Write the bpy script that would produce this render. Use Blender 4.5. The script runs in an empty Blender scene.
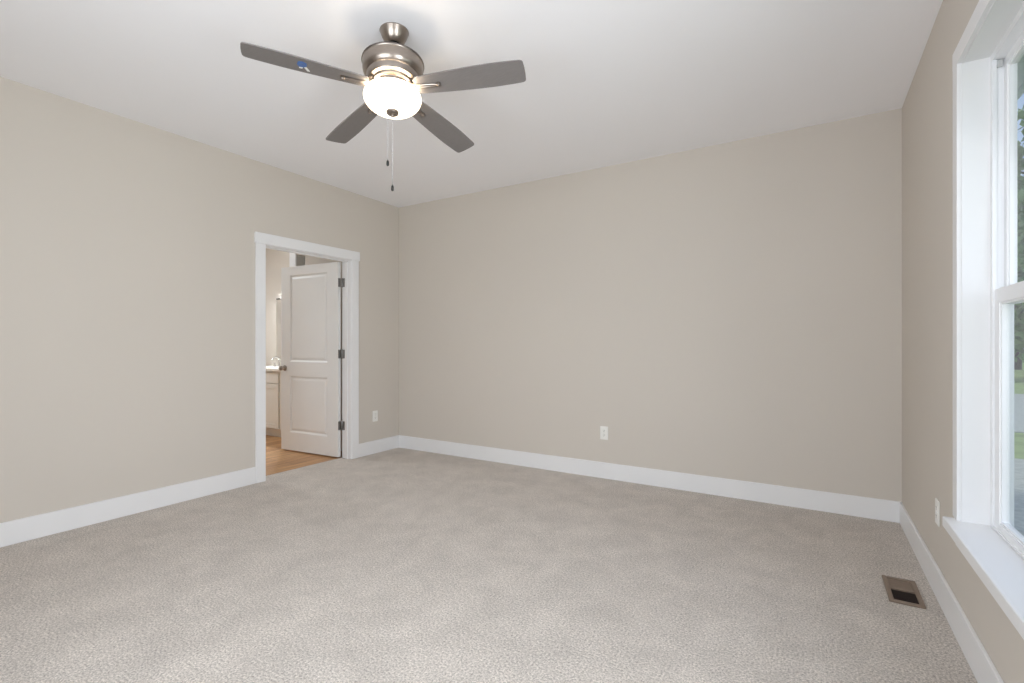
import bpy, bmesh, math, random
from mathutils import Vector, Matrix, Euler

random.seed(7)
sc = bpy.context.scene
col = sc.collection
R_ = math.radians

# ------------------------------------------------------------------ room figures (metres)
XL, XR, YB, YF, H = -4.031, 0.506, 4.106, -0.62, 2.74
WT = 0.12                       # wall thickness
BASE_H, BASE_T = 0.14, 0.014
YAW = 0.5493
FWD = Vector((-math.sin(YAW), math.cos(YAW), 0))
RGT = Vector((math.cos(YAW), math.sin(YAW), 0))

# ------------------------------------------------------------------ camera
cam_data = bpy.data.cameras.new('camera')
cam = bpy.data.objects.new('camera', cam_data)
col.objects.link(cam)
cam.location = (0, 0, 1.1838)
cam.rotation_euler = (math.pi / 2, 0, YAW)
cam_data.sensor_width = 36
cam_data.lens = 490.124 / 1024 * 36
cam_data.shift_y = 2.206 / 1024
cam_data.clip_start = 0.02
cam_data.clip_end = 400
sc.camera = cam

# ------------------------------------------------------------------ sky, lights, exposure
world = bpy.data.worlds.new('sky')
sc.world = world
world.use_nodes = True
wn, wl = world.node_tree.nodes, world.node_tree.links
wn.clear()
w_out = wn.new('ShaderNodeOutputWorld')
w_bg = wn.new('ShaderNodeBackground')
w_bg.inputs['Strength'].default_value = 0.82
w_tc = wn.new('ShaderNodeTexCoord')
w_sep = wn.new('ShaderNodeSeparateXYZ')
w_ramp = wn.new('ShaderNodeValToRGB')
w_ramp.color_ramp.elements[0].position = 0.0
w_ramp.color_ramp.elements[0].color = (0.66, 0.80, 0.97, 1)
w_ramp.color_ramp.elements[1].position = 0.55
w_ramp.color_ramp.elements[1].color = (0.36, 0.56, 0.92, 1)
w_noise = wn.new('ShaderNodeTexNoise')
w_noise.inputs['Scale'].default_value = 3.0
w_noise.inputs['Detail'].default_value = 6.0
w_cr = wn.new('ShaderNodeValToRGB')
w_cr.color_ramp.elements[0].position = 0.5
w_cr.color_ramp.elements[1].position = 0.7
w_mix = wn.new('ShaderNodeMixRGB')
w_mix.inputs[2].default_value = (0.95, 0.97, 1.0, 1)
wl.new(w_tc.outputs['Generated'], w_sep.inputs[0])
wl.new(w_sep.outputs['Z'], w_ramp.inputs[0])
wl.new(w_tc.outputs['Generated'], w_noise.inputs['Vector'])
wl.new(w_noise.outputs['Fac'], w_cr.inputs[0])
wl.new(w_cr.outputs[0], w_mix.inputs[0])
wl.new(w_ramp.outputs[0], w_mix.inputs[1])
wl.new(w_mix.outputs[0], w_bg.inputs['Color'])
wl.new(w_bg.outputs[0], w_out.inputs[0])


def area_light(name, loc, rot, sx, sy, power, colour):
    d = bpy.data.lights.new(name, 'AREA')
    d.shape = 'RECTANGLE'
    d.size, d.size_y, d.energy, d.color = sx, sy, power, colour
    o = bpy.data.objects.new(name, d)
    col.objects.link(o)
    o.location, o.rotation_euler = loc, rot
    return o


DAY = (0.90, 0.945, 1.0)
# area lamps for daylight: first at the seen window, others at added unseen windows
area_light('daylight_fill', (XR + 0.34, 1.97, 1.55), Euler((R_(62), 0, R_(90))), 0.80, 1.30, 4, DAY)
area_light('daylight_fill', (XR + 0.21, 0.62, 1.40), Euler((R_(90), 0, R_(90))), 0.90, 1.70, 56, DAY)
area_light('daylight_fill', (-1.05, YF - 0.21, 1.40), Euler((R_(90), 0, 0)), 1.75, 1.70, 66, DAY)
# added lamp without a fixture, brightening the bathroom; then the sun outside
area_light('bathroom_fill', (-6.30, 2.65, 2.70), Euler((0, 0, 0)), 0.5, 0.5, 26, (0.86, 0.94, 1.0))
sun_d = bpy.data.lights.new('sun', 'SUN')
sun_d.energy, sun_d.angle, sun_d.color = 1.7, R_(8), (1.0, 0.95, 0.86)
sun = bpy.data.objects.new('sun', sun_d)
col.objects.link(sun)
sun.rotation_euler = Euler((R_(-20), R_(-38), 0))

vs = sc.view_settings
vs.view_transform = 'Standard'
vs.look = 'None'
vs.exposure = 0.06
vs.gamma = 1.0
vs.use_curve_mapping = False
sc.cycles.max_bounces = 12
sc.cycles.diffuse_bounces = 8
sc.cycles.transparent_max_bounces = 16
sc.cycles.sample_clamp_indirect = 4.0

# ------------------------------------------------------------------ materials


def srgb(r, g, b):
    f = lambda c: (c / 255 / 12.92) if c / 255 <= 0.04045 else ((c / 255 + 0.055) / 1.055) ** 2.4
    return (f(r), f(g), f(b), 1.0)


def mat(name, colour, rough=0.6, metal=0.0, noise=None, bump=None, spec=0.5, coord='Object'):
    """noise=(scale, amount, stretch) varies the colour; bump=(scale, strength, distance)."""
    m = bpy.data.materials.new(name)
    m.use_nodes = True
    n, l = m.node_tree.nodes, m.node_tree.links
    b = n['Principled BSDF']
    b.inputs['Base Color'].default_value = colour
    b.inputs['Roughness'].default_value = rough
    b.inputs['Metallic'].default_value = metal
    b.inputs['Specular IOR Level'].default_value = spec
    if noise or bump:
        tc = n.new('ShaderNodeTexCoord')
    if noise:
        mp = n.new('ShaderNodeMapping')
        mp.inputs['Scale'].default_value = noise[2] if len(noise) > 2 else (1, 1, 1)
        t = n.new('ShaderNodeTexNoise')
        t.inputs['Scale'].default_value = noise[0]
        t.inputs['Detail'].default_value = 5
        r = n.new('ShaderNodeMapRange')
        r.inputs['From Min'].default_value = 0.3
        r.inputs['From Max'].default_value = 0.7
        r.inputs['To Min'].default_value = 1 - noise[1]
        r.inputs['To Max'].default_value = 1 + noise[1]
        h = n.new('ShaderNodeVectorMath')
        h.operation = 'SCALE'
        h.inputs[0].default_value = colour[:3]
        l.new(tc.outputs[coord], mp.inputs[0])
        l.new(mp.outputs[0], t.inputs['Vector'])
        l.new(t.outputs['Fac'], r.inputs['Value'])
        l.new(r.outputs[0], h.inputs['Scale'])
        l.new(h.outputs[0], b.inputs['Base Color'])
    if bump:
        t2 = n.new('ShaderNodeTexNoise')
        t2.inputs['Scale'].default_value = bump[0]
        t2.inputs['Detail'].default_value = 3
        bp = n.new('ShaderNodeBump')
        bp.inputs['Strength'].default_value = bump[1]
        bp.inputs['Distance'].default_value = bump[2]
        l.new(tc.outputs[coord], t2.inputs['Vector'])
        l.new(t2.outputs['Fac'], bp.inputs['Height'])
        l.new(bp.outputs[0], b.inputs['Normal'])
    return m


M = {}
M['wall'] = mat('wall_paint', srgb(206, 199, 190), 0.75, noise=(0.8, 0.012), bump=(260, 0.06, 0.001), spec=0.25)
M['ceiling'] = mat('ceiling_paint', srgb(244, 244, 247), 0.85, noise=(0.6, 0.008), bump=(220, 0.06, 0.001), spec=0.2)
M['trim'] = mat('white_trim_paint', srgb(232, 232, 233), 0.38, noise=(3, 0.01))
M['door'] = mat('white_door_paint', srgb(226, 225, 223), 0.42, noise=(3, 0.01))
M['vinyl'] = mat('white_window_vinyl', srgb(236, 237, 239), 0.35, noise=(4, 0.01))
M['grey_vinyl'] = mat('pale_grey_balance', srgb(190, 192, 192), 0.4, noise=(6, 0.02))
M['plastic'] = mat('white_plastic', srgb(236, 235, 230), 0.3, noise=(20, 0.01))
M['slot'] = mat('dark_slot', srgb(70, 66, 60), 0.6, noise=(30, 0.05))
M['nickel'] = mat('brushed_nickel', (0.33, 0.285, 0.25, 1), 0.30, 1.0, noise=(40, 0.06, (1, 1, 14)))
M['dark_nickel'] = mat('dark_bronze', (0.16, 0.14, 0.13, 1), 0.4, 1.0, noise=(40, 0.06))  # darker metal of the housing rim and mirror clips
M['black'] = mat('black_metal', (0.012, 0.012, 0.013, 1), 0.45, 0.2, noise=(40, 0.1))
M['hinge'] = mat('satin_hinge_metal', (0.30, 0.29, 0.28, 1), 0.4, 1.0, noise=(60, 0.06))
M['blade'] = mat('grey_wood_blade', srgb(121, 116, 114), 0.5, noise=(9, 0.05, (1.2, 22, 22)), spec=0.3)
M['blade_edge'] = M['blade']
M['register'] = mat('tan_register_metal', srgb(128, 111, 97), 0.5, 0.0, noise=(30, 0.05))
M['register_dark'] = mat('dark_duct', srgb(46, 34, 28), 0.7, noise=(30, 0.1))
M['blue'] = mat('blue_tape', srgb(62, 100, 158), 0.4, noise=(90, 0.2))
M['paper'] = mat('white_tape', srgb(226, 226, 224), 0.5, noise=(60, 0.05))
M['cabinet'] = mat('white_cabinet_paint', srgb(226, 222, 214), 0.45, noise=(4, 0.01))
M['counter'] = mat('pale_counter', srgb(234, 230, 222), 0.2, noise=(60, 0.03))
M['mirror'] = mat('mirror_silver', (0.92, 0.93, 0.93, 1), 0.02, 1.0, noise=(2, 0.003))
M['chrome'] = mat('chrome', (0.75, 0.75, 0.76, 1), 0.12, 1.0, noise=(20, 0.02))
M['soffit'] = mat('white_soffit', srgb(206, 212, 208), 0.6, noise=(2, 0.02))
M['grass'] = mat('lawn_grass', srgb(146, 164, 104), 0.9, noise=(1.6, 0.25), bump=(12, 0.6, 0.05))
M['gravel'] = mat('blue_grey_gravel', srgb(178, 180, 170), 0.9, noise=(14, 0.22), bump=(22, 0.4, 0.03))
M['bark'] = mat('tree_bark', srgb(92, 80, 68), 0.9, noise=(6, 0.25, (1, 1, 0.2)), bump=(14, 0.6, 0.03))
M['leaf'] = mat('tree_leaves', srgb(118, 146, 88), 0.7, noise=(0.9, 0.35))
M['leaf_dark'] = mat('dark_tree_leaves', srgb(84, 110, 72), 0.7, noise=(0.9, 0.35))
M['siding'] = mat('pale_siding', srgb(222, 222, 220), 0.6, noise=(2, 0.02))


def carpet_material():
    m = bpy.data.materials.new('beige_cut_pile_carpet')
    m.use_nodes = True
    n, l = m.node_tree.nodes, m.node_tree.links
    b = n['Principled BSDF']
    b.inputs['Roughness'].default_value = 1.0
    b.inputs['Specular IOR Level'].default_value = 0.05
    b.inputs['Sheen Weight'].default_value = 0.15
    b.inputs['Sheen Roughness'].default_value = 0.6
    tc = n.new('ShaderNodeTexCoord')
    # single tufts of two yarn tones
    v = n.new('ShaderNodeTexNoise')
    v.inputs['Scale'].default_value = 120
    v.inputs['Detail'].default_value = 6
    v.inputs['Roughness'].default_value = 0.8
    cr = n.new('ShaderNodeValToRGB')
    cr.color_ramp.elements[0].position = 0.36
    cr.color_ramp.elements[0].color = srgb(138, 128, 118)
    cr.color_ramp.elements[1].position = 0.64
    cr.color_ramp.elements[1].color = srgb(250, 241, 232)
    # pile leaning different ways, left by the vacuum cleaner
    p = n.new('ShaderNodeTexNoise')
    p.inputs['Scale'].default_value = 4.5
    p.inputs['Detail'].default_value = 9
    p.inputs['Roughness'].default_value = 0.72
    p.inputs['Distortion'].default_value = 0.4
    pr = n.new('ShaderNodeMapRange')
    pr.inputs['From Min'].default_value = 0.35
    pr.inputs['From Max'].default_value = 0.65
    pr.inputs['To Min'].default_value = 0.89
    pr.inputs['To Max'].default_value = 1.09
    sc_ = n.new('ShaderNodeVectorMath')
    sc_.operation = 'SCALE'
    bp = n.new('ShaderNodeBump')
    bp.inputs['Strength'].default_value = 0.7
    bp.inputs['Distance'].default_value = 0.012
    bp2 = n.new('ShaderNodeBump')
    bp2.inputs['Strength'].default_value = 0.12
    bp2.inputs['Distance'].default_value = 0.05
    l.new(tc.outputs['Object'], v.inputs['Vector'])
    l.new(tc.outputs['Object'], p.inputs['Vector'])
    l.new(v.outputs['Fac'], cr.inputs[0])
    l.new(cr.outputs[0], sc_.inputs[0])
    l.new(p.outputs['Fac'], pr.inputs['Value'])
    l.new(pr.outputs[0], sc_.inputs['Scale'])
    l.new(sc_.outputs[0], b.inputs['Base Color'])
    l.new(p.outputs['Fac'], bp2.inputs['Height'])
    l.new(v.outputs['Fac'], bp.inputs['Height'])
    l.new(bp2.outputs[0], bp.inputs['Normal'])
    l.new(bp.outputs[0], b.inputs['Normal'])
    return m


def plank_material():
    m = bpy.data.materials.new('oak_plank_floor')
    m.use_nodes = True
    n, l = m.node_tree.nodes, m.node_tree.links
    b = n['Principled BSDF']
    b.inputs['Roughness'].default_value = 0.45
    tc = n.new('ShaderNodeTexCoord')
    mp = n.new('ShaderNodeMapping')
    mp.inputs['Rotation'].default_value = (0, 0, math.pi / 2)
    br = n.new('ShaderNodeTexBrick')
    br.inputs['Scale'].default_value = 1.0
    br.inputs['Brick Width'].default_value = 1.2
    br.inputs['Row Height'].default_value = 0.15
    br.inputs['Mortar Size'].default_value = 0.002
    br.inputs['Color1'].default_value = srgb(196, 152, 106)
    br.inputs['Color2'].default_value = srgb(164, 118, 76)
    br.inputs['Mortar'].default_value = srgb(110, 78, 50)
    mp2 = n.new('ShaderNodeMapping')
    mp2.inputs['Scale'].default_value = (26, 2.2, 1)
    g = n.new('ShaderNodeTexNoise')
    g.inputs['Scale'].default_value = 1.0
    g.inputs['Detail'].default_value = 6
    r = n.new('ShaderNodeMapRange')
    r.inputs['From Min'].default_value = 0.3
    r.inputs['From Max'].default_value = 0.7
    r.inputs['To Min'].default_value = 0.72
    r.inputs['To Max'].default_value = 1.2
    s = n.new('ShaderNodeVectorMath')
    s.operation = 'SCALE'
    l.new(tc.outputs['Object'], mp.inputs[0])
    l.new(mp.outputs[0], br.inputs['Vector'])
    l.new(tc.outputs['Object'], mp2.inputs[0])
    l.new(mp2.outputs[0], g.inputs['Vector'])
    l.new(g.outputs['Fac'], r.inputs['Value'])
    l.new(br.outputs['Color'], s.inputs[0])
    l.new(r.outputs[0], s.inputs['Scale'])
    l.new(s.outputs[0], b.inputs['Base Color'])
    return m


def glass_material():
    m = bpy.data.materials.new('clear_window_glass')
    m.use_nodes = True
    n, l = m.node_tree.nodes, m.node_tree.links
    n.clear()
    out = n.new('ShaderNodeOutputMaterial')
    mx = n.new('ShaderNodeMixShader')
    fr = n.new('ShaderNodeFresnel')
    fr.inputs['IOR'].default_value = 1.3
    tr = n.new('ShaderNodeBsdfTransparent')
    tr.inputs['Color'].default_value = (0.965, 0.97, 0.968, 1)
    gl = n.new('ShaderNodeBsdfGlossy')
    gl.inputs['Roughness'].default_value = 0.02
    ge = n.new('ShaderNodeNewGeometry')
    inv = n.new('ShaderNodeMath')
    inv.operation = 'SUBTRACT'
    inv.inputs[0].default_value = 1.0
    mul = n.new('ShaderNodeMath')
    mul.operation = 'MULTIPLY'
    l.new(ge.outputs['Backfacing'], inv.inputs[1])
    l.new(fr.outputs[0], mul.inputs[0])
    l.new(inv.outputs[0], mul.inputs[1])
    l.new(mul.outputs[0], mx.inputs[0])
    l.new(tr.outputs[0], mx.inputs[1])
    l.new(gl.outputs[0], mx.inputs[2])
    l.new(mx.outputs[0], out.inputs[0])
    return m


def bowl_material(name='lit_frosted_glass', colour=(1.0, 0.84, 0.62, 1), strength=3.4):
    m = bpy.data.materials.new(name)
    m.use_nodes = True
    n = m.node_tree.nodes
    b = n['Principled BSDF']
    b.inputs['Base Color'].default_value = (0.9, 0.86, 0.78, 1)
    b.inputs['Roughness'].default_value = 0.35
    b.inputs['Emission Color'].default_value = colour
    b.inputs['Emission Strength'].default_value = strength
    return m


M['carpet'] = carpet_material()
M['planks'] = plank_material()
M['glass'] = glass_material()
M['bowl'] = bowl_material()
M['lamp_glass'] = bowl_material('lit_vanity_glass', (1.0, 0.95, 0.88, 1), 1.2)

# ------------------------------------------------------------------ mesh helpers


class MB:
    """collects shapes and links them as one mesh object"""

    def __init__(self, xf=None):
        self.bm = bmesh.new()
        self.xf = xf or Matrix.Identity(4)

    def box(self, a, b, bevel=0.0, seg=2, xf=None):
        a, b = Vector(a), Vector(b)
        t = bmesh.new()
        bmesh.ops.create_cube(t, size=1)
        for v in t.verts:
            v.co = Vector(((a[i] + b[i]) / 2 + v.co[i] * abs(b[i] - a[i]) for i in range(3)))
        if bevel:
            bmesh.ops.bevel(t, geom=list(t.edges), offset=bevel, segments=seg, affect='EDGES', profile=0.5)
        self.merge(t, xf)
        return self

    def merge(self, t, xf=None):
        if xf is not None:
            bmesh.ops.transform(t, matrix=xf, verts=t.verts)
        me = bpy.data.meshes.new('tmp')
        t.to_mesh(me)
        t.free()
        self.bm.from_mesh(me)
        bpy.data.meshes.remove(me)

    def lathe(self, prof, seg=48, centre=(0, 0, 0), xf=None, cap=True):
        t = bmesh.new()
        rings = []
        for r, z in prof:
            if r < 1e-6:
                rings.append([t.verts.new((centre[0], centre[1], centre[2] + z))])
            else:
                rings.append([t.verts.new((centre[0] + r * math.cos(2 * math.pi * k / seg),
                                           centre[1] + r * math.sin(2 * math.pi * k / seg),
                                           centre[2] + z)) for k in range(seg)])
        for a, b in zip(rings, rings[1:]):
            if len(a) == 1 and len(b) == 1:
                continue
            for k in range(seg):
                k2 = (k + 1) % seg
                if len(a) == 1:
                    t.faces.new((a[0], b[k], b[k2]))
                elif len(b) == 1:
                    t.faces.new((a[k], a[k2], b[0]))
                else:
                    t.faces.new((a[k], a[k2], b[k2], b[k]))
        if cap:
            for e in (rings[0], rings[-1]):
                if len(e) > 1:
                    t.faces.new(e)
        self.merge(t, xf)
        return self

    def tube(self, pts, rad, seg=8, xf=None):
        pts = [Vector(p) for p in pts]
        rads = rad if isinstance(rad, (list, tuple)) else [rad] * len(pts)
        t = bmesh.new()
        rings = []
        for i, p in enumerate(pts):
            d = (pts[min(i + 1, len(pts) - 1)] - pts[max(i - 1, 0)]).normalized()
            u = d.orthogonal().normalized() if i == 0 else (u - d * u.dot(d)).normalized()
            w = d.cross(u)
            rings.append([t.verts.new(p + (u * math.cos(2 * math.pi * k / seg) + w * math.sin(2 * math.pi * k / seg)) * rads[i])
                          for k in range(seg)])
        for a, b in zip(rings, rings[1:]):
            for k in range(seg):
                t.faces.new((a[k], a[(k + 1) % seg], b[(k + 1) % seg], b[k]))
        t.faces.new(rings[0])
        t.faces.new(rings[-1])
        self.merge(t, xf)
        return self

    def prism(self, outline, z0, z1, bevel=0.0, xf=None):
        t = bmesh.new()
        lo = [t.verts.new((x, y, z0)) for x, y in outline]
        hi = [t.verts.new((x, y, z1)) for x, y in outline]
        t.faces.new(lo)
        t.faces.new(hi)
        for k in range(len(lo)):
            k2 = (k + 1) % len(lo)
            t.faces.new((lo[k], lo[k2], hi[k2], hi[k]))
        if bevel:
            es = [e for e in t.edges if abs(e.verts[0].co.z - e.verts[1].co.z) < 1e-6]
            bmesh.ops.bevel(t, geom=es, offset=bevel, segments=1, affect='EDGES')
        self.merge(t, xf)
        return self

    def build(self, name, material, parent=None, smooth=False, angle=35):
        bmesh.ops.transform(self.bm, matrix=self.xf, verts=self.bm.verts)
        bmesh.ops.recalc_face_normals(self.bm, faces=self.bm.faces)
        me = bpy.data.meshes.new(name)
        self.bm.to_mesh(me)
        self.bm.free()
        me.materials.append(material)
        if smooth:
            for p in me.polygons:
                p.use_smooth = True
            me.set_sharp_from_angle(angle=R_(angle))
        o = bpy.data.objects.new(name, me)
        col.objects.link(o)
        if parent:
            o.parent = parent
            o.matrix_parent_inverse = parent_world(parent).inverted()
        return o


def parent_world(o):
    m = Matrix.LocRotScale(o.location, o.rotation_euler, o.scale)
    if o.parent:
        m = parent_world(o.parent) @ o.matrix_parent_inverse @ m
    return m


def empty(name, loc, rot=(0, 0, 0)):
    o = bpy.data.objects.new(name, None)
    o.empty_display_size = 0.1
    col.objects.link(o)
    o.location, o.rotation_euler = loc, rot
    return o


def tag(o, label=None, cat=None, group=None, kind=None):
    if label:
        o['label'] = label
    if cat:
        o['category'] = cat
    if group:
        o['group'] = group
    if kind:
        o['kind'] = kind
    return o


def struct(o, label, cat):
    return tag(o, label, cat, kind='structure')


# ================================================================== THE SETTING
# right wall windows: (y0, y1), sill and head heights
WZ0, WZ1 = 0.487, 2.281
WIN1 = (1.60, 2.556)
FILL_WIN2 = (0.14, 1.096)  # added unseen window, put in to light the room
FILL_WIN3 = (-1.95, -0.15)           # added unseen window on the front wall, in X, for fill light
DOOR_Y0, DOOR_Y1, DOOR_Z = 2.50, 3.42, 2.035
JT = 0.02

# floor, ceiling, walls
struct(MB().box((XL - 0.14, YF - WT, -0.06), (XR + WT, YB + WT, 0)).build('floor', M['carpet']),
       'beige cut pile carpet covering the bedroom floor', 'carpet')
struct(MB().box((XL - WT, YF - WT, H), (XR + WT, YB + WT, H + 0.1)).build('ceiling', M['ceiling']),
       'smooth white painted bedroom ceiling', 'ceiling')
struct(MB().box((XL - WT, YB, 0), (XR + WT, YB + WT, H)).build('wall_back', M['wall']),
       'plain beige far wall without openings', 'wall')
w = MB()
w.box((XL - WT, YF, 0), (XL, DOOR_Y0 - JT, H))
w.box((XL - WT, DOOR_Y1 + JT, 0), (XL, YB, H))
w.box((XL - WT, DOOR_Y0 - JT, DOOR_Z + JT), (XL, DOOR_Y1 + JT, H))
struct(w.build('wall_left', M['wall']), 'beige wall with the open bathroom door', 'wall')
w = MB()
RO = 0.0052
for a, b in ((YF, FILL_WIN2[0] - RO), (FILL_WIN2[1] + RO, WIN1[0] - RO), (WIN1[1] + RO, YB)):
    w.box((XR, a, 0), (XR + WT, b, H))
for a, b in (WIN1, FILL_WIN2):
    w.box((XR, a - RO, 0), (XR + WT, b + RO, WZ0 - 0.0405))
    w.box((XR, a - RO, WZ1 + RO), (XR + WT, b + RO, H))
struct(w.build('wall_right', M['wall']), 'beige wall holding the white framed window', 'wall')
w = MB()
w.box((XL - WT, YF - WT, 0), (FILL_WIN3[0] - RO, YF, H))
w.box((FILL_WIN3[1] + RO, YF - WT, 0), (XR + WT, YF, H))
w.box((FILL_WIN3[0] - RO, YF - WT, 0), (FILL_WIN3[1] + RO, YF, WZ0 - 0.0405))
w.box((FILL_WIN3[0] - RO, YF - WT, WZ1 + RO), (FILL_WIN3[1] + RO, YF, H))
struct(w.build('wall_front', M['wall']), 'beige wall behind the viewer', 'wall')


def baseboard(name, a, b, t_axis, label):
    """a, b: plan corners of the board; eased top edge on the room side"""
    o = MB().box((a[0], a[1], 0), (b[0], b[1], BASE_H), 0.003).build(name, M['trim'])
    return struct(o, label, 'baseboard')


CW = 0.09                       # casing width
baseboard('baseboard_back', (XL, YB - BASE_T), (XR, YB), 1, 'white baseboard along the far wall')
o = MB()
o.box((XL, YF, 0), (XL + BASE_T, DOOR_Y0 - CW, BASE_H), 0.003)
struct(o.build('baseboard_left', M['trim']), 'white baseboard left of the open doorway', 'baseboard')
o = MB()
o.box((XL, DOOR_Y1 + CW, 0), (XL + BASE_T, YB - BASE_T, BASE_H), 0.003)
struct(o.build('baseboard_left_corner', M['trim']), 'short white baseboard between doorway and room corner', 'baseboard')
baseboard('baseboard_right', (XR - BASE_T, YF), (XR, YB - BASE_T), 0, 'white baseboard below the window')
baseboard('baseboard_front', (XL + BASE_T, YF), (XR - BASE_T, YF + BASE_T), 1, 'white baseboard behind the viewer')

# ------------------------------------------------------------------ windows


def window(name, xf, w, label, seen=False):
    """local frame: x across the opening, y out through the wall, z up"""
    root = empty(name, xf @ Vector((w / 2, 0, WZ0)))
    struct(root, label, 'window')
    z0, z1 = WZ0, WZ1
    c = 0.074
    # casing boards with a stepped inner edge
    m = MB(xf)
    rv = 0.005
    for xa, xb in ((-c, -rv + 0.0), (w + rv, w + c)):
        m.box((xa, -0.020, z0), (xb, 0, z1 + c), 0.002)
    m.box((-c, -0.0205, z1 + rv), (w + c, 0, z1 + c), 0.002)
    m.build('window_casing', M['trim'], root)
    # jamb boards lining the opening
    m = MB(xf)
    m.box((-rv, -0.006, z0), (0.0, 0.078, z1 + rv))
    m.box((w, -0.006, z0), (w + rv, 0.078, z1 + rv))
    m.box((0.0, -0.006, z1), (w, 0.078, z1 + rv))
    m.build('window_jamb', M['trim'], root)
    # stool and apron
    m = MB(xf)
    ear = 0.045
    m.prism([(-ear, -0.056), (w + ear, -0.056), (w + ear, 0.0), (w, 0.0), (w, 0.0758), (0, 0.0758), (0, 0.0), (-ear, 0.0)], z0 - 0.040, z0, 0.0025)
    m.build('window_sill', M['trim'], root)
    m = MB(xf)
    m.box((-ear + 0.008, -0.018, z0 - 0.105), (w + ear - 0.008, 0, z0 - 0.040), 0.002)
    m.build('window_apron', M['trim'], root)
    # vinyl frame with the balance track
    m = MB(xf)
    lip, ch = 0.026, 0.016
    for sgn in (0, 1):
        X = (lambda v: v) if sgn == 0 else (lambda v: w - v)
        m.box((X(0), 0.076, z0 + 0.008), (X(lip), 0.088, z1 - lip))
        m.box((X(0), 0.088, z0 + 0.008), (X(ch), 0.138, z1 - lip))
    m.box((0, 0.076, z1 - lip), (w, 0.138, z1))
    m.box((0, 0.076, z0 - 0.040), (w, 0.138, z0 + 0.008))
    m.build('window_frame', M['vinyl'], root)
    zm = z0 + (z1 - z0) * 0.487

    def sash(nm, za, zb, ya, yb, stile, rail_b, rail_t, x_in, seen_glass):
        s = MB(xf)
        s.box((x_in, ya, za), (x_in + stile, yb, zb), 0.003)
        s.box((w - x_in - stile, ya, za), (w - x_in, yb, zb), 0.003)
        s.box((x_in + stile, ya, za), (w - x_in - stile, yb, za + rail_b))
        s.box((x_in + stile, ya, zb - rail_t), (w - x_in - stile, yb, zb))
        # glazing bead
        g = 0.007
        xa, xb, zA, zB = x_in + stile, w - x_in - stile, za + rail_b, zb - rail_t
        for q in (((xa, ya + 0.006, zA), (xa + g, yb - 0.0005, zB)), ((xb - g, ya + 0.006, zA), (xb, yb, zB)),
                  ((xa + g, ya + 0.006, zA), (xb - g, yb, zA + g)), ((xa + g, ya + 0.006, zB - g), (xb - g, yb, zB))):
            s.box(*q)
        so = s.build(nm, M['vinyl'], root)
        gl = MB(xf).box((xa + g * 0.5, yb - 0.010, zA + g * 0.5), (xb - g * 0.5, yb - 0.006, zB - g * 0.5))
        gl.build('glass_pane', M['glass'], so)
        return so

    sash('upper_sash', zm - 0.03, z1 - lip - 0.0005, 0.110, 0.137, 0.030, 0.045, 0.034, ch, True)
    lo = sash('lower_sash', z0 + 0.006, zm + 0.028, 0.082, 0.109, 0.058, 0.028, 0.052, ch + 0.002, True)
    # sash lock on the meeting rail
    k = MB(xf)
    k.box((w / 2 - 0.03, 0.084, zm + 0.028), (w / 2 + 0.03, 0.106, zm + 0.036), 0.003)
    k.box((w / 2 - 0.012, 0.080, zm + 0.034), (w / 2 + 0.03, 0.092, zm + 0.044), 0.003)
    k.build('sash_lock', M['vinyl'], lo)
    # balance cap at the head of each track
    for xx in (ch, w - ch - 0.012):
        k = MB(xf)
        k.box((xx, 0.089, z1 - 0.056), (xx + 0.012, 0.106, z1 - 0.028), 0.003)
        k.lathe([(0.004, -0.003), (0.004, 0.003)], 12,
                xf=Matrix.Translation((xx + 0.006, 0.089, z1 - 0.046)) @ Matrix.Rotation(math.pi / 2, 4, 'X'))
        k.build('balance_cap', M['grey_vinyl'], root)
    return root


def right_wall_frame(y0):
    return Matrix(((0, 1, 0, XR), (1, 0, 0, y0), (0, 0, 1, 0), (0, 0, 0, 1)))


def front_wall_frame(x0):
    return Matrix(((1, 0, 0, x0), (0, -1, 0, YF), (0, 0, 1, 0), (0, 0, 0, 1)))


window('window_1', right_wall_frame(WIN1[0]), WIN1[1] - WIN1[0], 'white double hung window on the right wall, at the picture edge')
window('fill_window_2', right_wall_frame(FILL_WIN2[0]), FILL_WIN2[1] - FILL_WIN2[0], 'added unseen window on the right wall, letting in fill light')
window('fill_window_3', front_wall_frame(FILL_WIN3[0]), FILL_WIN3[1] - FILL_WIN3[0], 'added unseen wide window behind the viewer, placed for fill light')

# ------------------------------------------------------------------ doorway: jamb, casing and the two panel door
door = empty('door_1', (XL - WT / 2, (DOOR_Y0 + DOOR_Y1) / 2, 0))
struct(door, 'white two panel door standing open into the bathroom, in its white casing', 'door')
m = MB()
xa, xb = XL - WT - 0.004, XL + 0.004
m.box((xa, DOOR_Y0 - JT, 0), (xb, DOOR_Y0, DOOR_Z))
m.box((xa, DOOR_Y1, 0), (xb, DOOR_Y1 + JT, DOOR_Z))
m.box((xa, DOOR_Y0 - JT, DOOR_Z), (xb, DOOR_Y1 + JT, DOOR_Z + JT), 0.001)
m.build('door_jamb', M['trim'], door)
m = MB()                         # stop strips
sx0, sx1 = XL - 0.075, XL - 0.040
m.box((sx0, DOOR_Y0, 0), (sx1, DOOR_Y0 + 0.011, DOOR_Z), 0.002)
m.box((sx0, DOOR_Y1 - 0.011, 0), (sx1, DOOR_Y1, DOOR_Z), 0.002)
m.box((sx0, DOOR_Y0, DOOR_Z - 0.011), (sx1, DOOR_Y1, DOOR_Z), 0.002)
m.build('door_stop', M['trim'], door)
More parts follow.
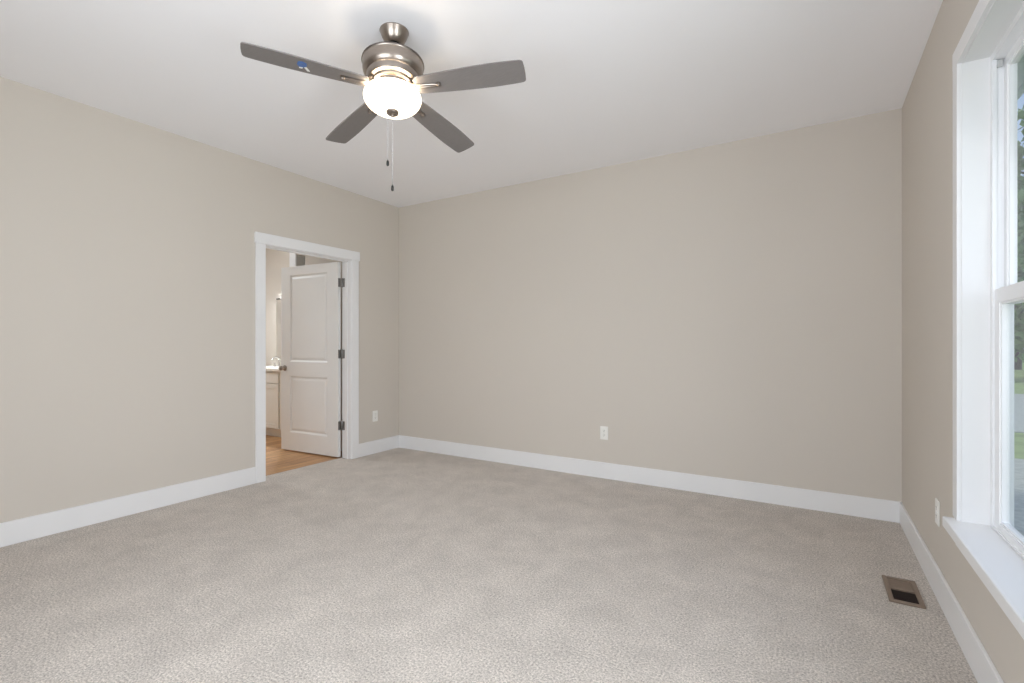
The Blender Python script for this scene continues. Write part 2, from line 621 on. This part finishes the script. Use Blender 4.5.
for side, nm in ((1, 'door_casing'), (-1, 'door_casing')):
    m = MB()
    x0 = XL if side == 1 else XL - WT
    rv = 0.006
    za = DOOR_Z + rv
    m.box((x0, DOOR_Y0 - CW, 0), (x0 + side * 0.018, DOOR_Y0 - rv, za), 0.002)
    m.box((x0, DOOR_Y1 + rv, 0), (x0 + side * 0.018, DOOR_Y1 + CW, za), 0.002)
    m.box((x0, DOOR_Y0 - CW - 0.010, za), (x0 + side * 0.024, DOOR_Y1 + CW + 0.010, za + 0.092), 0.002)
    m.build(nm, M['trim'], door)

# the leaf: local frame x from the hinge edge to the latch edge, y thickness, z up
LW, LT, LZ0, LZ1 = 0.880, 0.035, 0.013, 2.030
HP = Vector((XL - WT - 0.012, DOOR_Y1 - 0.004, 0))
ANG = math.radians(180 + 3.6)
leaf_xf = Matrix.Translation(HP) @ Matrix.Rotation(ANG, 4, 'Z') @ Matrix.Translation((0.010, LT / 2 + 0.006, 0))
# local +y after turning by ~185 degrees looks toward the viewer (-Y)
PX0, PX1 = 0.157, 0.738
panels = [(PX0, PX1, 0.212, 0.828), (PX0, PX1, 0.985, 1.935)]
m = MB(leaf_xf)
m.box((0, -LT / 2, LZ0), (PX0, LT / 2, LZ1))
m.box((PX1, -LT / 2, LZ0), (LW, LT / 2, LZ1))
for za, zb in ((LZ0, 0.212), (0.828, 0.985), (1.935, LZ1)):
    m.box((PX0, -LT / 2, za), (PX1, LT / 2, zb))
for x0, x1, z0, z1 in panels:
    for s in (-1, 1):
        t = bmesh.new()
        rings = []
        for inset, depth in ((0, 0), (0.006, 0.004), (0.016, 0.011), (0.024, 0.011), (0.042, 0.005), (0.046, 0.0045)):
            y = s * (LT / 2 - depth)
            rings.append([t.verts.new(p) for p in ((x0 + inset, y, z0 + inset), (x1 - inset, y, z0 + inset),
                                                   (x1 - inset, y, z1 - inset), (x0 + inset, y, z1 - inset))])
        for a, b in zip(rings, rings[1:]):
            for k in range(4):
                t.faces.new((a[k], a[(k + 1) % 4], b[(k + 1) % 4], b[k]))
        t.faces.new(rings[-1])
        m.merge(t)
leaf = m.build('door_leaf', M['door'], door)
# knob and rosette, both faces
for s in (1, -1):
    k = MB(leaf_xf)
    tr = Matrix.Translation((LW - 0.062, s * LT / 2, 0.915)) @ Matrix.Rotation(-s * math.pi / 2, 4, 'X')
    k.lathe([(0.0, 0.0), (0.032, 0.0), (0.032, 0.004), (0.027, 0.009), (0.014, 0.012), (0.012, 0.030),
             (0.020, 0.036), (0.0275, 0.046), (0.028, 0.056), (0.022, 0.064), (0.010, 0.067), (0.0, 0.068)], 28, xf=tr)
    tag(k.build('door_knob', M['nickel'], leaf, True), 'satin nickel knob')
# hinges: a plate on the leaf edge, a plate on the jamb and the knuckle between
for hz in (0.335, 1.077, 1.816):
    k = MB()
    k.lathe([(0.0, -0.052), (0.005, -0.050), (0.0075, -0.046), (0.0075, 0.046), (0.005, 0.050), (0.0, 0.052)], 14,
            centre=(HP.x + 0.004, HP.y + 0.000, hz))
    k.box((HP.x + 0.004, DOOR_Y1 - 0.003, hz - 0.045), (HP.x + 0.042, DOOR_Y1 + 0.0005, hz + 0.045))
    k.box((-0.0012, -LT / 2 + 0.0005, hz - 0.045), (0.0055, LT / 2 - 0.001, hz + 0.045), xf=leaf_xf)
    for dz in (-0.028, 0.0, 0.028):
        k.lathe([(0.0, 0.0), (0.0035, 0.0), (0.002, 0.0012), (0.0, 0.0014)], 10,
                xf=Matrix.Translation((HP.x + 0.026, DOOR_Y1 - 0.003, hz + dz)) @ Matrix.Rotation(math.pi / 2, 4, 'X'))
    tag(k.build('hinge', M['hinge'], door, True), 'grey metal hinge')

# ------------------------------------------------------------------ bathroom beyond the doorway
BX0, BX1, BY0, BY1 = -7.4, XL - WT, 1.9, 4.20
struct(MB().box((BX0, BY0, -0.06), (XL - 0.14, 5.4, -0.004)).build('floor_bathroom', M['planks']),
       'warm brown plank floor beyond the doorway', 'floor')
struct(MB().box((BX0 - 0.1, BY0 - 0.1, H), (XL - WT, 5.5, H + 0.1)).build('ceiling_bathroom', M['ceiling']),
       'white ceiling of the bathroom', 'ceiling')
struct(MB().box((BX0, BY1, -0.05), (-5.34, BY1 + 0.1, H)).build('wall_bathroom_back', M['wall']),
       'cream lit wall behind the vanity', 'wall')
struct(MB().box((BX0 - 0.1, BY0, -0.05), (BX0, 5.4, H)).build('wall_bathroom_left', M['wall']),
       'far side wall of the bathroom', 'wall')
struct(MB().box((BX0, BY0 - 0.1, -0.05), (XL - WT, BY0, H)).build('wall_bathroom_front', M['wall']),
       'bathroom wall opposite the vanity', 'wall')
PX = -5.235                      # free end of the short wall beside the vanity
w = MB()
w.box((PX - 0.11, 3.64, -0.05), (PX, 5.4, H))
w.box((PX, 3.64, 2.235), (-5.075, 3.75, H))
w.box((-5.075, 3.64, -0.05), (XL - WT, 3.75, H))
struct(w.build('wall_closet', M['wall']), 'beige wall with a narrow opening behind the door', 'wall')
struct(MB().box((PX - 0.115, 3.622, -0.004), (PX + 0.004, 3.64, 2.30), 0.002).build('trim_1', M['trim']),
       'white casing at the end of the short wall behind the door', 'trim')
struct(MB().box((PX, 5.3, -0.05), (XL - WT, 5.4, H)).build('wall_closet_back', M['wall']),
       'dim wall inside the closet', 'wall')

# vanity
V0, V1, VF, VB = -6.62, PX - 0.118, 3.70, BY1 - 0.002
van = empty('vanity_cabinet', ((V0 + V1) / 2, (VF + VB) / 2, -0.004))
tag(van, 'white bathroom vanity cabinet standing on the brown plank floor', 'vanity')
m = MB()
m.box((V0, VF + 0.02, 0.10), (V1, VB, 0.838))
m.box((V0 + 0.01, VF + 0.075, -0.004), (V1, VB, 0.10))
m.build('cabinet_body', M['cabinet'], van)


def shaker(m, x0, x1, z0, z1, y, rail=0.055):
    m.box((x0, y, z0), (x0 + rail, y + 0.02, z1), 0.0015)
    m.box((x1 - rail, y, z0), (x1, y + 0.02, z1), 0.0015)
    m.box((x0 + rail, y, z0), (x1 - rail, y + 0.02, z0 + rail), 0.0015)
    m.box((x0 + rail, y, z1 - rail), (x1 - rail, y + 0.02, z1), 0.0015)
    m.box((x0 + rail - 0.002, y + 0.009, z0 + rail - 0.002), (x1 - rail + 0.002, y + 0.018, z1 - rail + 0.002))


bays = [(V0 + 0.004, -6.155), (-6.147, -5.69), (-5.655, V1 - 0.004)]
for x0, x1 in bays:
    m = MB()
    m.box((x0, VF, 0.690), (x1, VF + 0.02, 0.815), 0.002)
    m.build('drawer_front', M['cabinet'], van)
    m = MB()
    shaker(m, x0, x1, 0.115, 0.675, VF)
    m.build('cabinet_door', M['cabinet'], van)
m = MB()
m.box((V0 - 0.01, VF - 0.025, 0.838), (V1, VB, 0.870), 0.004)
tag(m.build('countertop', M['counter'], van), 'pale stone countertop')

fa = empty('faucet', (-6.22, 4.06, 0.87))
tag(fa, 'small chrome faucet standing on the vanity countertop', 'faucet')
m = MB()
m.lathe([(0.0, 0), (0.026, 0), (0.026, 0.006), (0.016, 0.012), (0.014, 0.09), (0.0, 0.095)], 20, centre=(-6.22, 4.06, 0.87))
m.build('faucet_body', M['chrome'], fa, True)
m = MB()
m.tube([(-6.22, 4.06, 0.93), (-6.22, 4.05, 0.985), (-6.22, 4.01, 1.005), (-6.22, 3.965, 0.985), (-6.22, 3.955, 0.965)], 0.010, 12)
m.build('spout', M['chrome'], fa, True)
for dx in (-0.10, 0.10):
    m = MB()
    m.lathe([(0.0, 0), (0.022, 0), (0.022, 0.005), (0.012, 0.012), (0.012, 0.05), (0.0, 0.054)], 16, centre=(-6.22 + dx, 4.06, 0.87))
    m.tube([(-6.22 + dx, 4.06, 0.915), (-6.22 + dx * 1.6, 4.055, 0.93)], 0.006, 8)
    m.build('faucet_handle', M['chrome'], fa, True)

vl = empty('vanity_light', (-5.90, BY1, 2.12))
tag(vl, 'three globe vanity light on the bathroom wall above the mirror', 'wall light')
MB().box((-6.17, BY1 - 0.025, 2.08), (-5.63, BY1 - 0.001, 2.16), 0.006).build('backplate', M['nickel'], vl)
for gx in (-6.08, -5.90, -5.72):
    m = MB()
    m.tube([(gx, BY1 - 0.02, 2.12), (gx, BY1 - 0.09, 2.12), (gx, BY1 - 0.11, 2.10)], 0.009, 10)
    ar = m.build('lamp_arm', M['nickel'], vl, True)
    m = MB()
    m.lathe([(0.028, 0.045), (0.05, 0.02), (0.058, -0.02), (0.052, -0.06), (0.049, -0.06), (0.055, -0.02), (0.047, 0.02), (0.026, 0.042)], 24,
            centre=(gx, BY1 - 0.11, 2.055), cap=False)
    m.build('lamp_shade', M['lamp_glass'], ar, True)
    d = bpy.data.lights.new('vanity_bulb', 'POINT')
    d.energy, d.color, d.shadow_soft_size = 31, (0.90, 0.96, 1.0), 0.02
    q = bpy.data.objects.new('vanity_bulb', d)
    col.objects.link(q)
    q.location = (gx, BY1 - 0.11, 2.02)

mi = empty('wall_mirror', (-5.95, BY1, 1.0))
tag(mi, 'frameless bathroom mirror on the cream wall above the vanity', 'mirror')
MB().box((-6.48, BY1 - 0.008, 0.985), (-5.42, BY1 - 0.001, 1.815), 0.0015).build('mirror_glass', M['mirror'], mi)
for cx in (-6.435, -5.60):
    MB().box((cx - 0.05, BY1 - 0.016, 1.806), (cx + 0.05, BY1, 1.828), 0.002).build('mirror_clip', M['dark_nickel'], mi)

# ================================================================== THE CEILING FAN
FC = RGT * -0.586 + FWD * 2.411 + Vector((0, 0, 2.438))       # centre of the blade plane
AX = FWD * 0.125 + Vector((0, 0, 0.992))
AX.normalize()
ball = FC + AX * 0.236
# frame hanging from the ball joint, leaning a little
tilt = Matrix.Translation(FC) @ Matrix.Rotation(YAW, 4, 'Z') @ Matrix.Rotation(-0.125, 4, 'X') @ Matrix.Rotation(-0.016, 4, 'Y')
fan = empty('ceiling_fan', (ball.x, ball.y, H))
tag(fan, 'brushed nickel ceiling fan with four grey wood blades and a lit glass bowl', 'ceiling fan')
m = MB()
m.lathe([(0.0, H), (0.070, H), (0.0715, H - 0.006), (0.069, H - 0.012), (0.064, H - 0.026), (0.054, H - 0.046), (0.042, H - 0.060),
         (0.034, H - 0.066), (0.027, H - 0.062), (0.0, H - 0.062)], 48, centre=(ball.x, ball.y, 0))
m.build('canopy', M['nickel'], fan, True)
m = MB()
m.lathe([(0.0, 0.028), (0.014, 0.026), (0.024, 0.016), (0.028, 0.0), (0.024, -0.014), (0.013, -0.024), (0.013, -0.098), (0.0, -0.098)], 28,
        xf=tilt @ Matrix.Translation((0, 0, 0.240)))
m.build('downrod', M['black'], fan, True)
m = MB(tilt)
m.lathe([(0.0, 0.150), (0.028, 0.150), (0.034, 0.142), (0.120, 0.136), (0.147, 0.133), (0.1495, 0.129), (0.1495, 0.126),
         (0.147, 0.123), (0.1465, 0.090), (0.143, 0.078), (0.136, 0.068), (0.129, 0.061), (0.1265, 0.060), (0.1255, 0.056), (0.123, 0.040),
         (0.119, 0.032), (0.115, 0.030), (0.102, 0.028), (0.100, 0.022), (0.096, 0.018), (0.082, 0.016), (0.080, 0.008), (0.0, 0.008)], 64)
mo = m.build('motor_housing', M['nickel'], fan, True, 25)
m = MB(tilt)
m.lathe([(0.1495, 0.1260), (0.1515, 0.1280), (0.1505, 0.1335), (0.1475, 0.1335), (0.1475, 0.126)], 64, cap=False)
m.build('housing_rim', M['dark_nickel'], mo, True)
m = MB(tilt)                     # neck carrying the glass
m.lathe([(0.0, 0.010), (0.074, 0.010), (0.078, 0.004), (0.078, -0.004), (0.068, -0.010), (0.050, -0.030), (0.046, -0.048), (0.0, -0.050)], 48)
m.build('light_fitter', M['nickel'], fan, True)
m = MB(tilt)
prof = [(0.1225, -0.034), (0.1235, -0.030), (0.1265, -0.029), (0.1320, -0.033), (0.1370, -0.040), (0.1390, -0.050)]
for k in range(1, 13):
    a = k / 12 * math.pi / 2
    prof.append((0.139 * math.cos(a) ** 0.97 if k < 12 else 0.0, -0.049 - 0.072 * math.sin(a)))
m.lathe(prof, 64, cap=False)
bowl = m.build('glass_bowl', M['bowl'], fan, True, 60)
tag(bowl, 'lit frosted white glass bowl')
m = MB(tilt)
m.lathe([(0.0, -0.118), (0.027, -0.119), (0.031, -0.124), (0.029, -0.131), (0.019, -0.137), (0.008, -0.141), (0.006, -0.148), (0.0, -0.149)], 32)
m.build('finial', M['nickel'], bowl, True)


for k in range(5):               # the bulbs inside the open topped bowl
    d = bpy.data.lights.new('fan_bulb', 'POINT')
    d.energy, d.color, d.shadow_soft_size = 0.48, (1.0, 0.88, 0.72), 0.018
    b = bpy.data.objects.new('fan_bulb', d)
    col.objects.link(b)
    b.location = tilt @ Vector((0.104 * math.cos(k * 1.2566 + 0.46), 0.104 * math.sin(k * 1.2566 + 0.46), -0.058))


def blade_outline():
    pts = []
    L0, L1 = 0.128, 0.656
    n = 14
    half = lambda t: 0.5 * (0.100 + 0.034 * math.sin(min(1, t * 1.25) * math.pi / 2) - 0.008 * max(0, (t - 0.75) / 0.25))
    for k in range(n + 1):
        t = k / n
        pts.append((L0 + (L1 - 0.016 - L0) * t, half(t)))
    pts.append((L1 - 0.006, half(1) - 0.004))
    pts.append((L1 - 0.001, half(1) - 0.013))
    pts.append((L1 + 0.001, 0.02))
    up = pts[:]
    lo = [(x, -y) for x, y in reversed(pts)]
    # rounded root
    return [(L0 - 0.010, -0.030), (L0 - 0.010, 0.030)] + up + lo


TH0 = -0.179
for k in range(4):               # the fifth arm, toward the viewer, carries no blade in the photograph
    a = TH0 + math.radians(72) * k
    xf = tilt @ Matrix.Rotation(a, 4, 'Z') @ Matrix.Rotation(-0.176, 4, 'X')
    b = MB(xf).prism(blade_outline(), -0.003, 0.003, 0.0012).build('blade', M['blade'], fan)
    # blade iron: two slim rails closing on a screw head
    m = MB(tilt @ Matrix.Rotation(a, 4, 'Z'))
    m.tube([(0.070, 0.0, 0.013), (0.095, 0.0, 0.012), (0.130, 0.004, -0.004), (0.165, 0.006, -0.010), (0.205, 0.004, -0.011), (0.232, 0.0, -0.010)],
           [0.010, 0.010, 0.008, 0.0065, 0.0062, 0.007], 10)
    m.tube([(0.095, 0.0, 0.012), (0.130, -0.005, -0.004), (0.165, -0.008, -0.008), (0.205, -0.006, -0.010), (0.232, 0.0, -0.010)],
           [0.008, 0.0075, 0.006, 0.0058, 0.006], 10)
    m.lathe([(0.0, -0.021), (0.006, -0.020), (0.0105, -0.015), (0.0115, -0.004), (0.0, -0.003)], 16, centre=(0.234, 0, 0))
    m.build('blade_bracket', M['nickel'], b, True)
    if k == 3:
        s = MB(xf)
        t = [(0.392, 0.010), (0.394, 0.030), (0.410, 0.040), (0.428, 0.034), (0.434, 0.010), (0.424, -0.010), (0.404, -0.008)]
        s.prism(t, -0.0075, -0.003, 0.001)
        tag(s.build('tape_scrap', M['blue'], b), 'blue scrap of tape stuck under the blade')
        s = MB(xf)
        s.prism([(0.376, -0.036), (0.388, -0.038), (0.402, -0.010), (0.392, -0.004)], -0.0065, -0.003, 0.001)
        s.prism([(0.406, -0.012), (0.424, -0.013), (0.422, -0.026), (0.409, -0.024)], -0.0065, -0.003, 0.001)
        tag(s.build('tape_scrap', M['paper'], b), 'white scrap of tape stuck under the blade')

fin = tilt @ Vector((0, 0, -0.145))
for dx, zb, lab in ((-0.023, 2.052, 'shorter pull chain with a black fob'), (0.0, 1.930, 'longer pull chain with a black fob')):
    top = (fin + RGT * dx * 0.6)
    top.z = fin.z + (0.004 if dx == 0 else 0.012)
    base = fin + RGT * dx
    m = MB()
    z = top.z
    m.tube([(top.x, top.y, top.z), (base.x, base.y, top.z - 0.03), (base.x, base.y, zb + 0.03)], 0.0010, 6)
    while z > zb + 0.03:         # the beads of the chain
        f = min(1, (top.z - z) / 0.03)
        p = Vector((top.x, top.y, 0)).lerp(Vector((base.x, base.y, 0)), f)
        m.lathe([(0, 0.0019), (0.0016, 0.001), (0.0016, -0.001), (0, -0.0019)], 6, centre=(p.x, p.y, z))
        z -= 0.0045
    if dx == 0:
        m.lathe([(0, 0.006), (0.004, 0.003), (0.004, -0.003), (0, -0.006)], 10, centre=(base.x, base.y, 2.122))
    c = m.build('pull_chain', M['chrome'], fan, True)
    tag(c, lab)
    m = MB()
    m.lathe([(0, 0.030), (0.0025, 0.030), (0.003, 0.026), (0.0058, 0.022), (0.0066, 0.012), (0.0062, 0.003), (0.004, 0.0), (0, 0)], 16,
            centre=(base.x, base.y, zb))
    m.build('chain_fob', M['black'], c, True)

# ================================================================== OUTLETS AND REGISTER


def outlet(xf, label):
    """local frame: x across, y out of the wall, z up"""
    root = empty('electrical_outlet', xf.translation)
    tag(root, label, 'outlet', 'white wall outlets')
    MB(xf).box((-0.036, 0, -0.059), (0.036, 0.006, 0.059), 0.0035, 3).build('cover_plate', M['plastic'], root)
    for dz in (-0.0195, 0.0195):
        m = MB(xf)
        out = [(0.0165 * math.cos(t) , 0.0165 * math.sin(t)) for t in [2 * math.pi * k / 24 for k in range(24)]]
        out = [(x, max(-0.0125, min(0.0125, y))) for x, y in out]
        m.prism(out, 0.004, 0.0075, xf=Matrix.Translation((0, 0, dz)) @ Matrix.Rotation(-math.pi / 2, 4, 'X') @ Matrix.Scale(1, 4))
        r = m.build('receptacle', M['plastic'], root)
        s = MB(xf)
        s.box((-0.0075, 0.0070, dz + 0.000), (-0.0050, 0.0079, dz + 0.008))
        s.box((0.0050, 0.0070, dz + 0.001), (0.0072, 0.0079, dz + 0.007))
        s.lathe([(0, 0.0070), (0.0026, 0.0070), (0.0026, 0.0079), (0, 0.0079)], 12,
                xf=Matrix.Translation((0, 0, dz - 0.006)) @ Matrix.Rotation(-math.pi / 2, 4, 'X'))
        s.build('socket_slots', M['slot'], r)
    m = MB(xf)
    m.lathe([(0, 0.0058), (0.003, 0.0058), (0.0026, 0.0072), (0, 0.0074)], 12, xf=Matrix.Rotation(-math.pi / 2, 4, 'X'))
    m.build('screw', M['chrome'], root)
    return root


outlet(Matrix.Translation((-1.561, YB, 0.398)) @ Matrix.Rotation(math.pi, 4, 'Z'), 'white wall outlet low on the plain far wall')
outlet(Matrix.Translation((XL, 3.747, 0.402)) @ Matrix.Rotation(-math.pi / 2, 4, 'Z'), 'white wall outlet between the doorway and the room corner')
outlet(Matrix.Translation((XR, 3.01, 0.392)) @ Matrix.Rotation(math.pi / 2, 4, 'Z'), 'white wall outlet seen edge on beside the window sill')

rg = empty('floor_register', (0.368, 2.965, 0))
tag(rg, 'tan metal floor register set in the carpet near the right wall', 'floor register')
RW, RL = 0.066, 0.143
cx, cy = 0.368, 2.965
m = MB()
fl = 0.020
for q in (((-RW, -RL), (-RW + fl, RL)), ((RW - fl, -RL), (RW, RL)), ((-RW + fl, -RL), (RW - fl, -RL + fl)),
          ((-RW + fl, RL - fl), (RW - fl, RL)), ((-RW + fl, 0.0), (RW - fl, 0.008))):
    m.box((cx + q[0][0], cy + q[0][1], 0.0), (cx + q[1][0], cy + q[1][1], 0.010), 0.002)
m.build('register_frame', M['register'], rg)
m = MB()
m.box((cx - RW + fl, cy - RL + fl, 0.0005), (cx + RW - fl, cy + RL - fl, 0.002))
m.build('register_duct', M['register_dark'], rg)
for k in range(14):
    y = cy + 0.014 + k * 0.0079
    MB().box((cx - RW + fl, y - 0.0037, 0.003), (cx + RW - fl, y + 0.0037, 0.0048)).build('louver', M['register'], rg)
for k in range(9):
    y = cy - RL + fl + 0.008 + k * 0.0125
    MB().box((cx - RW + fl, y - 0.0007, 0.002), (cx + RW - fl, y + 0.0007, 0.0075)).build('louver', M['register_dark'], rg)

# ================================================================== OUTSIDE
GZ = -0.45
struct(MB().box((XR + WT + 0.02, -30, GZ - 0.3), (90, 120, GZ)).build('ground', M['grass']),
       'green lawn outside the window', 'lawn')


def strip(name, x0, x1, ya, yb, label, seed):
    random.seed(seed)
    n = 40
    m = MB()
    t = bmesh.new()
    A, B = [], []
    for k in range(n + 1):
        x = x0 + (x1 - x0) * k / n
        A.append(t.verts.new((x, ya + random.uniform(-0.12, 0.12), GZ + 0.02)))
        B.append(t.verts.new((x, yb + random.uniform(-0.12, 0.12), GZ + 0.02)))
    for k in range(n):
        t.faces.new((A[k], A[k + 1], B[k + 1], B[k]))
    r = bmesh.ops.extrude_face_region(t, geom=list(t.faces))
    for v in [g for g in r['geom'] if isinstance(g, bmesh.types.BMVert)]:
        v.co.z -= 0.06
    m.merge(t)
    o = m.build(name, M['gravel'])
    tag(o, label, 'gravel', kind='stuff')


strip('gravel', 0.7, 24, 5.4, 9.5, 'grey gravel nearest the house, below the lower sash', 3)
strip('gravel', 0.7, 40, 12.5, 22.0, 'grey gravel drive beyond the strip of grass', 4)
# eave and outside face of the house
struct(MB().box((XR + WT, -3, 2.62), (1.02, 8, 2.66)).box((0.99, -3, 2.60), (1.02, 8, 2.80)).build('trim_2', M['soffit']),
       'pale eave above the outside of the window', 'eave')
w = MB()
for a, b in ((YF - WT, FILL_WIN2[0] - 0.04), (FILL_WIN2[1] + 0.04, WIN1[0] - 0.04), (WIN1[1] + 0.04, YB + WT)):
    w.box((XR + WT, a, GZ), (XR + WT + 0.02, b, 2.62))
for a, b in (WIN1, FILL_WIN2):
    w.box((XR + WT, a - 0.04, GZ), (XR + WT + 0.02, b + 0.04, WZ0 - 0.04))
    w.box((XR + WT, a - 0.04, WZ1 + 0.04), (XR + WT + 0.02, b + 0.04, 2.62))
struct(w.build('wall_outside', M['siding']), 'pale siding on the outside of the window wall', 'wall')
struct(MB().box((-9, -3, H + 0.12), (1.02, 9, H + 0.2)).build('roof', M['soffit']), 'roof over the house', 'roof')


def tree(x, y, h, crown_r, leafm, label, seed, n=4200):
    random.seed(seed)
    root = empty('tree', (x, y, GZ))
    tag(root, label, 'tree', 'trees outside the window')
    m = MB()
    pts = [(x + random.uniform(-0.1, 0.1) * k, y + random.uniform(-0.1, 0.1) * k, GZ + h * 0.8 * k / 6) for k in range(7)]
    m.tube(pts, [0.22 * (1 - k / 8) + 0.02 for k in range(7)], 10)
    for k in range(9):
        z0 = h * random.uniform(0.3, 0.75)
        a = random.uniform(0, 6.28)
        L = crown_r * random.uniform(0.5, 0.9)
        m.tube([(x, y, GZ + z0), (x + math.cos(a) * L * 0.5, y + math.sin(a) * L * 0.5, GZ + z0 + L * 0.25),
                (x + math.cos(a) * L, y + math.sin(a) * L, GZ + z0 + L * 0.6)], [0.07, 0.05, 0.02], 6)
    m.build('trunk', M['bark'], root, True)
    t = bmesh.new()
    lumps = []
    for k in range(34):
        f = random.uniform(0.02, 1.0)
        rr = crown_r * (1 - 0.75 * max(0, (f - 0.55) / 0.45) ** 1.2) * random.uniform(0.3, 0.95)
        a = random.uniform(0, 6.28)
        lumps.append((Vector((x + rr * math.cos(a), y + rr * math.sin(a), GZ + h * (0.12 + 0.84 * f))), random.uniform(0.7, 1.35) * crown_r / 3))
    for k in range(n):
        c, r = random.choice(lumps)
        d = Vector((random.gauss(0, 1), random.gauss(0, 1), random.gauss(0, 0.75))).normalized() * r * random.uniform(0.45, 1.05)
        p = c + d
        e = Euler((random.uniform(0, 6.28), random.uniform(0, 6.28), random.uniform(0, 6.28))).to_matrix()
        s = random.uniform(0.14, 0.30)
        vs_ = [t.verts.new(p + e @ Vector(q)) for q in ((-s, 0, 0), (0, -s * 0.55, 0.03), (s, 0, 0), (0, s * 0.55, -0.03))]
        t.faces.new(vs_)
    m = MB()
    m.merge(t)
    m.build('foliage', M[leafm], root)


TL = 'leafy green tree beyond the gravel and lawn outside the window'
for i, (x, y, h, r, lm_) in enumerate([
        (9.0, 31.0, 12.4, 3.0, 'leaf'), (16.6, 35.0, 14.0, 3.4, 'leaf_dark'), (-0.6, 35.0, 12.0, 3.0, 'leaf_dark'),
        (11.0, 43.0, 11.0, 3.8, 'leaf_dark'), (26.0, 38.0, 13.0, 3.6, 'leaf'), (20.5, 48.0, 13.0, 3.4, 'leaf_dark')]):
    tree(x, y, h, r, lm_, TL, 20 + i)
